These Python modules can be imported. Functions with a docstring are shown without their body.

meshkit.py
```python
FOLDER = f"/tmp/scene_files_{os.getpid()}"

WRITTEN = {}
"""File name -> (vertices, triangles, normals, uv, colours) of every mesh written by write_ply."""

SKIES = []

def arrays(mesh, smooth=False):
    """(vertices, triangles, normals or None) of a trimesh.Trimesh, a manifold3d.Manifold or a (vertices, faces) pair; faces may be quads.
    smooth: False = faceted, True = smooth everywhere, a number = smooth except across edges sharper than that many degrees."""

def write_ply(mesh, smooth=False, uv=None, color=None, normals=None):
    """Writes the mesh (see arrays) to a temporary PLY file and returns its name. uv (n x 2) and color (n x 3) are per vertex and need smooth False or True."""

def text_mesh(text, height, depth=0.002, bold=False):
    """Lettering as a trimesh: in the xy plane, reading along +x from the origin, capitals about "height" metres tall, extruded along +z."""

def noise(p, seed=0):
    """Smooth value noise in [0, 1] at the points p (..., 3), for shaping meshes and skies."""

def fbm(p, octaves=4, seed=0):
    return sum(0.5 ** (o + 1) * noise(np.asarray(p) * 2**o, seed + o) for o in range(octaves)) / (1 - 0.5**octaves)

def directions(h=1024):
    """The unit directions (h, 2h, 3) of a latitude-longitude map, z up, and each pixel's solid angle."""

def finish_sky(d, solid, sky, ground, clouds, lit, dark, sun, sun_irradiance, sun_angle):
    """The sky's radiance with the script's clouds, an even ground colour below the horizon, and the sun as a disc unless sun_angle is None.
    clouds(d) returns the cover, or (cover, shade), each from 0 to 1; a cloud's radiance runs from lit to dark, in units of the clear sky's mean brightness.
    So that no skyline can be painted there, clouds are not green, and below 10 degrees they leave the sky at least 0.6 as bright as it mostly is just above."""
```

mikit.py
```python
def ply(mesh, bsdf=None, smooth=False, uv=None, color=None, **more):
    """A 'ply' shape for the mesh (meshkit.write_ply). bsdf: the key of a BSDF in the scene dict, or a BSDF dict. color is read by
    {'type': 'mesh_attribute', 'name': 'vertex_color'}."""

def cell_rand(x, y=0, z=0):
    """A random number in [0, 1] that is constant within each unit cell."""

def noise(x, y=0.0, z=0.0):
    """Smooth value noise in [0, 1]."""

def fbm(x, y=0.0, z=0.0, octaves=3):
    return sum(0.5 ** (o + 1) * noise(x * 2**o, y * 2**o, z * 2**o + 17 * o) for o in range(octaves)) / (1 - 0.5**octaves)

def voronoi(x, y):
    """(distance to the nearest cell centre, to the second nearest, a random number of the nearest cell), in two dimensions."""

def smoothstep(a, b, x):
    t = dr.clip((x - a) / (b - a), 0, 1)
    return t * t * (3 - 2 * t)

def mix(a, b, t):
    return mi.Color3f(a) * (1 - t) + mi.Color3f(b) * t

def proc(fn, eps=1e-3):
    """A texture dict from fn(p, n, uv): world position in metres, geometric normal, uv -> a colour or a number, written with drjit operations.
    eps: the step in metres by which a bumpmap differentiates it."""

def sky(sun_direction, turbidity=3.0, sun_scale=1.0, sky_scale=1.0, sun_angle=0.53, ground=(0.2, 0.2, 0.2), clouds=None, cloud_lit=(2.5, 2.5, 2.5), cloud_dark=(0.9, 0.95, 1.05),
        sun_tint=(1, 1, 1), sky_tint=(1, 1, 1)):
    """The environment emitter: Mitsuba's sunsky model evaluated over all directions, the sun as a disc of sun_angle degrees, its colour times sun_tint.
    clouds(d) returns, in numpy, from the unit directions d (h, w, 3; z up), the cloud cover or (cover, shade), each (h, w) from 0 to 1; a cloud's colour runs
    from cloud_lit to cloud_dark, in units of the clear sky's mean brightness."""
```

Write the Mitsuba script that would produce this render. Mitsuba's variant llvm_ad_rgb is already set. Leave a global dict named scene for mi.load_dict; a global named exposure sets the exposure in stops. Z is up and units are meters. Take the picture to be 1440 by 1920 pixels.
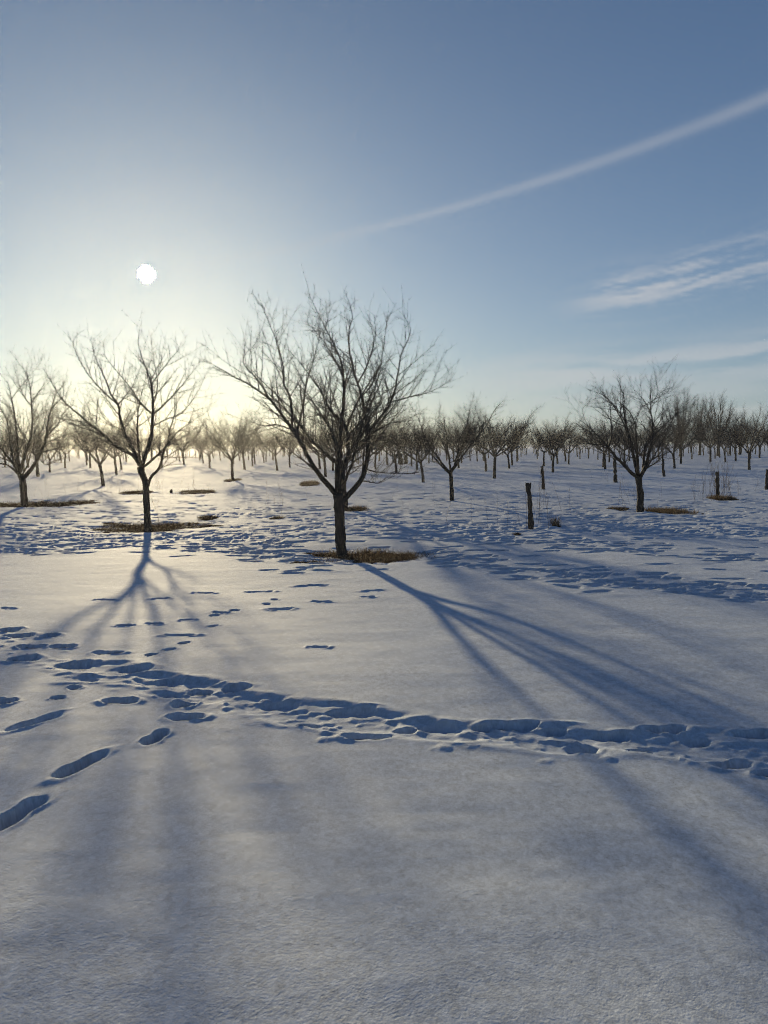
import math, random
import numpy as np, trimesh
import drjit as dr
import mitsuba as mi
import mikit, meshkit

random.seed(11); np.random.seed(11)
T = mi.ScalarTransform4f
scene, labels = {}, {}

# ------------------------------------------------------------------ camera, sky, exposure
FX = 1390.0            # focal length in pixels of a 1440 x 1920 frame
EYE = 1.6              # height of the eye above the snow
PITCH = math.atan(123 / FX)
ROLL = math.radians(0.5)


def ray(px, py):
    """Direction from the eye through a point of the 1440 x 1920 photograph (y = 1 before tilting)."""
    x, y = (px - 720) / FX, -(py - 960) / FX
    c, s = math.cos(ROLL), math.sin(ROLL)
    x, y = c * x + s * y, -s * x + c * y
    cp, sp = math.cos(PITCH), math.sin(PITCH)
    return np.array([x, cp + y * sp, -sp + y * cp])


def ground(px, py):
    d = ray(px, py)
    return d[:2] * (EYE / -d[2])


_f, _u = ray(720, 960), ray(720, 0) - ray(720, 960)
scene['camera'] = {'type': 'perspective', 'fov': 2 * math.degrees(math.atan(720 / FX)), 'fov_axis': 'x', 'near_clip': 0.05, 'far_clip': 9000.0,
                   'to_world': T().look_at(origin=[0, 0, EYE], target=[float(_f[0]), float(_f[1]), EYE + float(_f[2])], up=_u.tolist())}

SUN = np.array([-0.28934775, 0.9331998, 0.21311032])      # where the photograph shows it


def clouds(d):
    """Thin cirrus: a low veil and a few streaks, plus one old spread vapour trail."""
    az = np.degrees(np.arctan2(d[..., 0], d[..., 1]))
    el = np.degrees(np.arcsin(np.clip(d[..., 2], -1, 1)))
    P = np.stack([az, el, 0 * az], -1)
    w = meshkit.fbm(P * [0.10, 0.25, 1], 3, 5)
    ss = lambda a, b, x: (lambda t: t * t * (3 - 2 * t))(np.clip((x - a) / (b - a), 0, 1))
    # streaks that climb to the right
    u = el - 0.13 * (az - 20) + 1.2 * (w - 0.5)
    wisps = meshkit.fbm(np.stack([az * 0.16 + 3, u * 1.9, 0 * az], -1), 4, 9)
    fil = meshkit.fbm(np.stack([az * 0.35, u * 5.5, 0 * az + 4], -1), 4, 21)
    band = np.exp(-((u - 11.2) / 1.5) ** 2) * ss(11.5, 19, az) * ss(150, 60, az)
    c1 = band * ss(0.38, 0.68, 0.65 * wisps + 0.35 * fil) * 0.66
    # low veil near the horizon
    v2 = el - 0.06 * (az - 20) + 0.9 * (w - 0.5)
    lowc = meshkit.fbm(np.stack([az * 0.13 + 9, v2 * 1.6, 0 * az + 2], -1), 4, 17)
    veil = np.exp(-((v2 - 5.6) / 1.5) ** 2) * ss(1, 14, az) * ss(0.25, 0.62, lowc) * 0.5 + np.exp(-((el - 2.6) / 1.7) ** 2) * (0.14 + 0.22 * ss(0.35, 0.7, wisps)) * ss(-10, 25, az)
    # vapour trail
    e = TRAIL(az)
    width = 0.17 + 0.0065 * np.clip(az + 12, 0, 60)
    tr = np.exp(-((el - e) / width) ** 2) * ss(-18, -11, az) * ss(140, 80, az) * (0.75 + 0.5 * meshkit.fbm(P * 0.4, 3, 31))
    c3 = 0.23 * tr
    return np.clip(c1 + veil + c3, 0, 0.8)


def _azel(px, py):
    d = ray(px, py); d = d / np.linalg.norm(d)
    return math.degrees(math.atan2(d[0], d[1])), math.degrees(math.asin(d[2]))


_tp = np.array([_azel(*p) for p in ((320, 505), (420, 492), (650, 443), (900, 370), (1100, 312), (1280, 250), (1440, 182))])
_tc = np.polyfit(_tp[:, 0], _tp[:, 1], 2)
TRAIL = lambda az: np.polyval(_tc, np.clip(az, -60, 60))

scene['sky'] = mikit.sky(SUN.tolist(), turbidity=2.2, sun_scale=2.5, sky_scale=0.84, sky_tint=(0.98, 1.15, 1.54), sun_tint=(0.78, 0.98, 1.42), sun_angle=0.94, ground=(0.5, 0.5, 0.53), clouds=clouds,
                         cloud_lit=(4.0, 4.0, 4.05), cloud_dark=(0.9, 0.95, 1.05))
exposure = 1.3
#BUILD
# ------------------------------------------------------------------ materials
def rgb(*c):
    return {'type': 'rgb', 'value': list(c)}


def snow_col(p, n, uv):
    a = mikit.fbm(p.x * 0.9, p.y * 0.9, 0.0, 2)
    g = mikit.noise(p.x * 37 + 5, p.y * 33, 0.3) * 0.35 + mikit.noise(p.x * 95 + p.y * 20, p.y * 90 - p.x * 20, 4.3) * 0.35 + mikit.noise(p.x * 240 - p.y * 60, p.y * 240 + p.x * 60, 8.3) * 0.3
    return mikit.mix((0.385, 0.44, 0.525), (0.435, 0.482, 0.557), a) * (0.50 + 1.0 * g)


def snow_bump(p, n, uv):
    return (0.18 + 0.42 * mikit.noise(p.x * 1.1, p.y * 1.6, 3.1)) * (0.0012 * mikit.noise(p.x * 44 + p.y * 17, p.y * 50 - p.x * 12, 0.5) + 0.0026 * mikit.noise(p.x * 120 - p.y * 40, p.y * 120 + p.x * 40, 1.5) + 0.0024 * mikit.noise(p.x * 280 + p.y * 70, p.y * 280 - p.x * 70, 2.5))


scene['snow_material'] = {'type': 'bumpmap', 'arbitrary': mikit.proc(snow_bump, eps=0.002), 'scale': 1.0,
                          'bsdf': {'type': 'principled', 'base_color': mikit.proc(snow_col), 'roughness': 0.76, 'specular': 0.32}}


def bark_col(p, n, uv):
    a = mikit.fbm(p.x * 30, p.y * 30, p.z * 9, 3)
    b = mikit.noise(p.x * 8, p.y * 8, p.z * 40)
    return mikit.mix((0.013, 0.011, 0.010), (0.046, 0.038, 0.033), mikit.smoothstep(0.25, 0.8, a * 0.75 + b * 0.25))


def bark_bump(p, n, uv):
    return 0.010 * mikit.fbm(p.x * 45, p.y * 45, p.z * 16, 2)


scene['bark'] = {'type': 'twosided', 'b': {'type': 'bumpmap', 'arbitrary': mikit.proc(bark_bump, eps=0.002), 'scale': 1.0,
                                           'b': {'type': 'principled', 'base_color': mikit.proc(bark_col), 'roughness': 0.75, 'specular': 0.3}}}
scene['twig_bark'] = {'type': 'twosided', 'b': {'type': 'principled', 'base_color': rgb(0.050, 0.041, 0.038), 'roughness': 0.75, 'specular': 0.15}}
scene['weed_material'] = {'type': 'twosided', 'b': {'type': 'diffuse', 'reflectance': rgb(0.13, 0.085, 0.055)}}
scene['grass_material'] = {'type': 'principledthin', 'base_color': {'type': 'mesh_attribute', 'name': 'vertex_color'}, 'roughness': 0.8, 'diff_trans': 0.8}


def wood_col(p, n, uv):
    a = mikit.fbm(p.x * 60, p.y * 60, p.z * 7, 3)
    return mikit.mix((0.022, 0.019, 0.017), (0.075, 0.064, 0.055), a)


scene['old_wood'] = {'type': 'twosided', 'b': {'type': 'principled', 'base_color': mikit.proc(wood_col), 'roughness': 0.9, 'specular': 0.15}}

# ------------------------------------------------------------------ snow field
rng = np.random.default_rng(5)


class Raster:
    """A square-celled height raster that footprints are pressed into."""

    def __init__(s, x0, x1, y0, y1, step):
        s.x0, s.y0, s.step = x0, y0, step
        s.nx, s.ny = int((x1 - x0) / step), int((y1 - y0) / step)
        s.dent = np.zeros((s.ny, s.nx), np.float32)
        s.rim = np.zeros((s.ny, s.nx), np.float32)
        s.lump = np.zeros((s.ny, s.nx), np.float32)

    def press(s, x, y, a, b, ang, depth, rim, seed, heel=0.0, sharp=0.0):
        R = max(a, b) * 1.9
        i0, i1 = int((y - R - s.y0) / s.step), int((y + R - s.y0) / s.step) + 1
        j0, j1 = int((x - R - s.x0) / s.step), int((x + R - s.x0) / s.step) + 1
        i0, j0, i1, j1 = max(i0, 0), max(j0, 0), min(i1, s.ny), min(j1, s.nx)
        if i1 <= i0 or j1 <= j0:
            return
        yy, xx = np.mgrid[i0:i1, j0:j1]
        dx, dy = xx * s.step + s.x0 - x, yy * s.step + s.y0 - y
        c, sn = math.cos(ang), math.sin(ang)
        u, v = (c * dx + sn * dy) / a, (-sn * dx + c * dy) / b
        if heel:                                   # a boot: narrower in the middle
            v = v * (1 + heel * np.exp(-((u + 0.1) / 0.35) ** 2))
        th = np.arctan2(v, u)
        ph = seed * 1.7
        wob = 1 + 0.06 * np.sin(2 * th + ph) + 0.06 * np.sin(3 * th + 2.3 * ph) + 0.03 * np.sin(7 * th + 4.1 * ph)
        q = np.sqrt(u * u + v * v) / wob
        if max(a, b) > 0.09:                       # a broken, crumbly edge
            q = q + 0.30 * (meshkit.fbm(np.stack([xx * s.step * 17, yy * s.step * 17, 0 * xx + seed], -1), 3, 2) - 0.5)
        lo, hi = 0.62 + 0.2 * sharp, 1.12 - 0.06 * sharp
        t = np.clip((hi - q) / (hi - lo), 0, 1)
        d = depth * t * t * (3 - 2 * t) * (1 + 0.2 * u * math.cos(ph))
        r = rim * np.exp(-((q - 1.3) / 0.26) ** 2) * (0.6 + 0.4 * np.sin(2 * th + 3 * ph)) * (0.8 + 0.2 * np.sin(5 * th + ph))
        blk = (slice(i0, i1), slice(j0, j1))
        s.dent[blk] = np.maximum(s.dent[blk], d)
        s.rim[blk] = np.maximum(s.rim[blk], r)

    def heap(s, x, y, r, h, seed):
        i, j, k = int((y - s.y0) / s.step), int((x - s.x0) / s.step), int(2.2 * r / s.step) + 1
        if i - k < 0 or j - k < 0 or i + k >= s.ny or j + k >= s.nx:
            return
        yy, xx = np.mgrid[-k:k + 1, -k:k + 1] * s.step
        q = np.hypot(xx, yy * 1.3) / r + 0.8 * (meshkit.fbm(np.stack([xx * 40, yy * 40, 0 * xx + seed], -1), 2, 3) - 0.5)
        blk = (slice(i - k, i + k + 1), slice(j - k, j + k + 1))
        s.lump[blk] = np.maximum(s.lump[blk], h * np.clip(1.3 - q, 0, 0.8) / 0.8)

    def height(s):
        return s.rim * np.clip(1 - s.dent / 0.03, 0, 1) - s.dent + s.lump

    def bake(s):
        s.h = s.height()

    def at(s, x, y):
        fx, fy = (x - s.x0) / s.step, (y - s.y0) / s.step
        ok = (fx >= 0) & (fy >= 0) & (fx < s.nx - 1) & (fy < s.ny - 1)
        fx, fy = np.clip(fx, 0, s.nx - 1.001), np.clip(fy, 0, s.ny - 1.001)
        j, i = fx.astype(int), fy.astype(int)
        tx, ty = fx - j, fy - i
        z = s.h
        v = (z[i, j] * (1 - tx) + z[i, j + 1] * tx) * (1 - ty) + (z[i + 1, j] * (1 - tx) + z[i + 1, j + 1] * tx) * ty
        return np.where(ok, v, 0)


near = Raster(-7.5, 7.5, 1.2, 11.0, 0.012)
mid = Raster(-26, 26, 6.0, 46.0, 0.03)


def print_px(px, py, w, h, tilt=0.0, depth=None, scale=1.0, heel=0.35, sharp=0.5):
    """A print seen at a point of the photograph, w wide and h high there."""
    x, y = ground(px, py)
    a = w * y / FX / 2 * 0.86
    b = min(max(h * y * y / (FX * EYE) / 2, 0.045), 0.10) * 0.85
    ras = near if y < 9.6 and abs(x) < 7 else mid
    dep = depth if depth else 0.050 * scale
    ras.press(x, y, max(a, 0.05), b, tilt, dep, 0.016, rng.uniform(0, 9), heel, sharp)


# the trodden track across the foreground and the single steps, as the photograph shows them
for px, py, w, h in [(45, 1234, 70, 13), (142, 1246, 92, 25), (252, 1253, 78, 15), (320, 1276, 72, 19), (375, 1295, 56, 14), (440, 1291, 66, 17), (320, 1303, 56, 11),
                     (345, 1320, 52, 18), (350, 1344, 76, 17), (525, 1319, 92, 20), (660, 1331, 126, 22), (575, 1355, 60, 12), (690, 1376, 100, 17), (225, 1315, 74, 14),
                     (10, 1314, 44, 14), (40, 1192, 56, 10), (92, 1192, 40, 9), (120, 1212, 54, 9), (20, 1182, 50, 9), (205, 1223, 60, 8), (60, 1212, 60, 8),
                     (820, 1358, 100, 19), (965, 1356, 112, 18), (1040, 1364, 52, 15), (1150, 1373, 96, 16), (1250, 1363, 96, 17), (1090, 1397, 72, 20),
                     (1305, 1383, 66, 20), (1415, 1372, 86, 18), (1370, 1424, 92, 25), (760, 1363, 60, 12), (905, 1361, 50, 10), (1200, 1398, 60, 12), (1438, 1442, 60, 16)]:
    print_px(px, py, w, h)
for px, py, w, h in [(15, 1140, 32, 7), (202, 1124, 46, 7), (300, 1120, 40, 5), (385, 1109, 46, 5), (492, 1106, 50, 6), (525, 1140, 56, 12), (340, 1190, 66, 12), (585, 1095, 74, 6),
                     (602, 1126, 50, 7), (600, 1213, 45, 8), (700, 1106, 56, 6), (690, 1118, 34, 6), (290, 1168, 40, 4), (415, 1147, 44, 6), (350, 1160, 30, 4), (235, 1172, 44, 5)]:
    print_px(px, py, w, 0.5 * h, depth=0.013)
for qa, qb, dep in [((312, 1368), (272, 1392), 0.085), ((198, 1410), (102, 1455), 0.085), ((86, 1491), (-14, 1552), 0.095), ((115, 1338), (15, 1368), 0.03)]:      # steps that come towards the eye
    A_, B_ = ground(*qa), ground(*qb)
    L = np.linalg.norm(B_ - A_)
    m_ = (A_ + B_) / 2
    near.press(m_[0], m_[1], L / 2, 0.055, math.atan2(B_[1] - A_[1], B_[0] - A_[0]), dep, 0.012, rng.uniform(0, 9), 0.35, 0.7)
for px, py in [(440, 1142), (402, 1152), (345, 1205), (318, 1217), (500, 1130), (515, 1122), (283, 1227), (400, 1172), (108, 1308), (140, 1290), (172, 1272)]:   # an animal's small prints
    x, y = ground(px, py)
    near.press(x, y, 0.05, 0.03, rng.uniform(-1, 1), 0.035, 0.008, rng.uniform(0, 9))


def polyline_px(pts, n):
    p = np.array([ground(*q) for q in pts])
    s = np.concatenate([[0], np.cumsum(np.linalg.norm(np.diff(p, axis=0), axis=1))])
    t = rng.uniform(0, s[-1], n)
    return np.stack([np.interp(t, s, p[:, 0]), np.interp(t, s, p[:, 1])], 1)


def scatter(ras, P, spread, a, b, depth, flat=0.5, rim=0.02):
    for x, y in P + rng.normal(0, 1, (len(P), 2)) * spread:
        k = rng.uniform(0.75, 1.25)
        ras.press(x, y, a * k, b * rng.uniform(0.8, 1.25), rng.normal(0, flat), depth * rng.uniform(0.6, 1.15), rim, rng.uniform(0, 9), 0.3, 0.35)


trk = [(-40, 1190), (60, 1215), (180, 1252), (300, 1282), (430, 1308), (560, 1335), (700, 1356), (860, 1366), (1040, 1376), (1200, 1382), (1330, 1392), (1480, 1412)]
# the shallow furrow that joins the prints
for x, y in polyline_px(trk[2:], 75) + rng.normal(0, 1, (75, 2)) * [0.05, 0.06]:
    near.press(x, y, rng.uniform(0.16, 0.3), rng.uniform(0.07, 0.13), rng.normal(-0.05, 0.15), rng.uniform(0.012, 0.026), 0.010, rng.uniform(0, 9), 0, -0.6)
# lumps of crust thrown out of the prints
for x, y in polyline_px(trk, 190) + rng.normal(0, 1, (190, 2)) * [0.1, 0.11] + [0, -0.06]:
    near.heap(x, y, rng.uniform(0.015, 0.045), rng.uniform(0.003, 0.010), rng.uniform(0, 9))
# the wide trodden lane past the trees
for pts, n, sp in [([(-60, 1030), (150, 1020), (300, 1012), (450, 1020), (560, 1042), (700, 1050)], 900, (0.3, 0.6)),
                   ([(-60, 995), (120, 1003), (420, 1003), (560, 1010)], 700, (0.4, 0.7)),
                   ([(800, 1030), (960, 1058), (1100, 1080), (1250, 1095), (1400, 1108), (1520, 1118)], 260, (0.2, 0.42)),
                   ([(820, 1046), (960, 1070), (1130, 1093), (1280, 1110), (1440, 1120)], 130, (0.2, 0.22)),
                   ([(820, 1000), (980, 990), (1150, 985), (1300, 992), (1480, 1000)], 900, (0.5, 0.9)),
                   ([(1000, 1005), (1200, 1030), (1350, 1050), (1480, 1062)], 200, (0.6, 0.5)),
                   ([(560, 985), (700, 985), (850, 1000), (960, 1012)], 420, (0.5, 0.9)),
                   ([(0, 970), (300, 965), (700, 965), (1100, 965), (1450, 955)], 1100, (0.6, 1.5))]:
    P = polyline_px(pts, n)
    scatter(mid, P[: int(0.37 * len(P))], sp, 0.16, 0.065, 0.028, 0.3, 0.010)
# old half-melted dents over the whole orchard
n = 3300
yy = np.sqrt(rng.uniform(12.5 ** 2, 46 ** 2, n)); xx = rng.uniform(-0.6, 0.6, n) * yy
scatter(mid, np.stack([xx, yy], 1), 0, 0.28, 0.10, 0.023, 0.25, 0.006)
near.bake(); mid.bake()

GRASS = []          # (x, y, radius x, radius y): where the snow has melted off the grass


def snow_height(x, y, fine=True):
    x, y = np.asarray(x, float), np.asarray(y, float)
    P = np.stack([x, y, 0 * x], -1)
    r = np.hypot(x, y)
    z = 0.10 * (meshkit.fbm(P / 7.0, 2, 3) - 0.5) * np.clip(r / 6, 0.25, 1) + 0.030 * (meshkit.noise(P / 1.7, 8) - 0.5)
    z = z + np.clip((r - 45) / 60, 0, 1) * 0.5 * (meshkit.fbm(P / 30, 2, 4) - 0.5)
    if fine:
        z = z + 0.013 * (meshkit.fbm(P / [0.62, 0.30, 1], 3, 12) - 0.5)
        rough = np.clip((y - 11.0) / 3.0, 0, 1)
        rough = np.maximum(rough, np.clip(1 - np.abs(y - (10.7 - 0.22 * x)) / 1.2, 0, 1) * (x > 0))
        z = z + rough * (0.024 * (meshkit.fbm(P / [0.75, 0.42, 1], 3, 14) - 0.5) - 0.05 * np.clip(meshkit.fbm(P / [0.5, 0.34, 1], 2, 15) - 0.56, 0, 1))
        far = np.clip((y - 38) / 8, 0, 1)
        z = z + far * (-0.22 * np.clip(meshkit.fbm(P / [0.9, 0.9, 1], 2, 16) - 0.55, 0, 1))
        z = z + near.at(x, y) + mid.at(x, y)
    for gx, gy, ga, gb in GRASS:
        z = z - 0.05 * np.exp(-(((x - gx) / ga) ** 2 + ((y - gy) / gb) ** 2) ** 2)
    return z


def H(x, y):
    return float(snow_height(np.array([x]), np.array([y]), False)[0])


for _c, _w, _h in [((692, 1036), 132, 15), ((285, 984), 112, 11), ((70, 945), 102, 7), ((1258, 957), 46, 7)]:
    _x, _y = ground(*_c)
    GRASS.append((_x, _y, _w * _y / FX, max(_h * _y * _y / (FX * EYE), 0.18)))


def build_snow():
    dense = np.radians(np.linspace(-36, 36, 900))
    side = np.radians(np.concatenate([np.linspace(36, 180, 60)[1:]]))
    ang = np.concatenate([-side[::-1], dense, side])                    # measured from straight ahead, clockwise
    r = np.concatenate([[0.02, 0.3, 0.6, 0.9, 1.2], np.geomspace(1.4, 4.0, 240), np.geomspace(4.0, 13.0, 400)[1:], np.geomspace(13, 46, 260)[1:], np.geomspace(46, 200, 90)[1:], np.geomspace(200, 6000, 24)[1:]])
    A, R = np.meshgrid(ang, r)
    x, y = R * np.sin(A), R * np.cos(A)
    z = snow_height(x.ravel(), y.ravel()).reshape(x.shape)
    z = z * np.clip((3000 - R) / 2500, 0, 1)
    v = np.stack([x, y, z], -1).reshape(-1, 3)
    nr, na = A.shape
    i, j = np.meshgrid(np.arange(nr - 1), np.arange(na - 1), indexing='ij')
    q = np.stack([i * na + j, (i + 1) * na + j, (i + 1) * na + j + 1, i * na + j + 1], -1).reshape(-1, 4)
    f = np.vstack([q[:, [0, 2, 1]], q[:, [0, 3, 2]]])
    scene['snow_field'] = mikit.ply((v, f), 'snow_material', smooth=True)
    labels['snow_field'] = {'label': 'crusted snow covering the orchard floor, crossed by footprints and trodden tracks', 'category': 'snow', 'kind': 'structure'}


build_snow()

# ------------------------------------------------------------------ trees
def tubes(P, R, sides):
    """One mesh from n polylines P (n, k, 3) with radii R (n, k)."""
    n, k = R.shape
    t = np.gradient(P, axis=1)
    t /= np.linalg.norm(t, axis=2, keepdims=True) + 1e-12
    main = P[:, -1] - P[:, 0]
    ref = np.where(np.abs(main[:, 2:]) > 0.75 * np.linalg.norm(main, axis=1, keepdims=True), [[1.0, 0, 0]], [[0, 0, 1.0]])[:, None]
    a = np.cross(t, ref); a /= np.linalg.norm(a, axis=2, keepdims=True) + 1e-12
    b = np.cross(t, a)
    th = np.arange(sides) * 2 * np.pi / sides
    v = P[:, :, None] + R[:, :, None, None] * (np.cos(th)[None, None, :, None] * a[:, :, None] + np.sin(th)[None, None, :, None] * b[:, :, None])
    base = (np.arange(n) * k * sides)[:, None, None]
    i, j = np.meshgrid(np.arange(k - 1), np.arange(sides), indexing='ij')
    j2 = (j + 1) % sides
    q = np.stack([i * sides + j, i * sides + j2, (i + 1) * sides + j2, (i + 1) * sides + j], -1).reshape(-1, 4)[None] + base
    q = q.reshape(-1, 4)
    return v.reshape(-1, 3), np.vstack([q[:, [0, 1, 2]], q[:, [0, 2, 3]]])


def join(ms):
    vs, fs, at = [], [], 0
    for v, f in ms:
        vs.append(v); fs.append(f + at); at += len(v)
    return np.vstack(vs), np.vstack(fs)


def smooth_line(pts, step, rg, wob=0.0):
    """A polyline resampled every STEP metres through a Catmull-Rom curve, a little crooked."""
    p = np.asarray(pts, float)
    q = np.vstack([2 * p[0] - p[1], p, 2 * p[-1] - p[-2]])
    out = []
    for i in range(1, len(q) - 2):
        m = max(2, int(np.linalg.norm(q[i + 1] - q[i]) / step))
        t = np.linspace(0, 1, m, endpoint=False)[:, None]
        out.append(0.5 * (2 * q[i] + (q[i + 1] - q[i - 1]) * t + (2 * q[i - 1] - 5 * q[i] + 4 * q[i + 1] - q[i + 2]) * t ** 2 + (3 * q[i] - q[i - 1] - 3 * q[i + 1] + q[i + 2]) * t ** 3))
    o = np.vstack(out + [p[-1:]])
    if wob and len(o) > 3:
        o[1:-1] += rg.normal(0, wob, (len(o) - 2, 3))
    return o


def sprout(P, R, gap, rg, length, thick, segs, up, ang=(0.6, 1.1), t0=0.15, taper=0.5, droop=0.3, kink=0.035, min_r=0.0016):
    """Children of the polylines P (list of (k, 3)) with radii R: arrays (n, segs+1, 3) and (n, segs+1)."""
    o, tang, rad, tt = [], [], [], []
    for p, r in zip(P, R):
        s = np.concatenate([[0], np.cumsum(np.linalg.norm(np.diff(p, axis=0), axis=1))])
        n = int(s[-1] * (1 - t0) / gap + rg.random())
        if n < 1:
            continue
        t = (t0 + (1 - t0) * (np.arange(n) + rg.random(n)) / n) * s[-1]
        i = np.clip(np.searchsorted(s, t) - 1, 0, len(p) - 2)
        w = ((t - s[i]) / (s[i + 1] - s[i] + 1e-9))[:, None]
        o.append(p[i] * (1 - w) + p[i + 1] * w)
        tang.append((p[i + 1] - p[i]) / (np.linalg.norm(p[i + 1] - p[i], axis=1, keepdims=True) + 1e-9))
        rad.append(r[i]); tt.append(t / s[-1])
    if not o:
        return np.zeros((0, segs + 1, 3)), np.zeros((0, segs + 1))
    o, tang, rad, tt = np.vstack(o), np.vstack(tang), np.concatenate(rad), np.concatenate(tt)
    n = len(o)
    p = rg.normal(0, 1, (n, 3)); p -= (p * tang).sum(1, keepdims=True) * tang; p /= np.linalg.norm(p, axis=1, keepdims=True) + 1e-9
    a = rg.uniform(*ang, n)[:, None]
    d = np.cos(a) * tang + np.sin(a) * p + [0, 0, 1] * np.asarray(up)
    low = d[:, 2] < -0.3
    d[low, 2] *= -droop
    d /= np.linalg.norm(d, axis=1, keepdims=True)
    L = rg.uniform(*length, n) * (1 - taper * tt)
    u = np.linspace(0, 1, segs + 1)
    bend = np.stack([rg.normal(0, 0.08, n), rg.normal(0, 0.08, n), rg.uniform(-0.03, 0.24, n)], 1)
    C = o[:, None] + L[:, None, None] * (u[None, :, None] * d[:, None] + (u ** 2)[None, :, None] * bend[:, None])
    C[:, 1:] += rg.normal(0, kink, (n, segs, 3)) * L[:, None, None] * u[None, 1:, None]
    r0 = np.clip(np.minimum(rad * 0.62, thick * rg.uniform(0.75, 1.2, n)), min_r, None)
    return C, r0[:, None] * (1 - 0.68 * u)[None]


def crown(limbs, radii, rg, dens=1.0, L1=(0.5, 1.35), shoots=True):
    """Branches grown on the limbs: two levels of branches, spurs and upright shoots."""
    C1, R1 = sprout(limbs, radii, 0.10 / dens, rg, L1, 0.0115, 6, 0.14, ang=(0.5, 1.05), t0=0.14, taper=0.86, kink=0.007, min_r=0.003)
    C2, R2 = sprout(list(C1), list(R1), 0.085 / dens, rg, (0.16, 0.6), 0.0056, 4, 0.14, ang=(0.5, 1.1), t0=0.15, taper=0.5, kink=0.009, min_r=0.0028)
    C2b, R2b = sprout(limbs, radii, 0.09 / dens, rg, (0.12, 0.5), 0.0055, 4, 0.15, ang=(0.7, 1.3), t0=0.2, taper=0.5, kink=0.010, min_r=0.0028)
    C3, R3 = sprout(list(C1) + [c for c in C2], list(R1) + [r for r in R2], 0.15 / dens, rg, (0.02, 0.13), 0.0038, 2, 0.1, ang=(0.7, 1.3), t0=0.3, taper=0.2, min_r=0.0022)
    fine = [(C2, R2), (C2b, R2b), (C3, R3)]
    if shoots:                                     # long straight shoots at the ends of the limbs
        fine.append(sprout(limbs, radii, 0.34, rg, (0.12, 0.40), 0.0060, 4, 0.8, ang=(0.1, 0.7), t0=0.65, taper=0.1, kink=0.012, min_r=0.003))
    return join([tubes(C1, R1, 4)] + [tubes(c, r, 3) for c, r in fine if len(c)])


def taper_radii(n, r0, r1):
    u = np.linspace(0, 1, n)
    return r1 + (r0 - r1) * (1 - u) ** 1.15


BARK, TWIG = 'bark', 'twig_bark'


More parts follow.
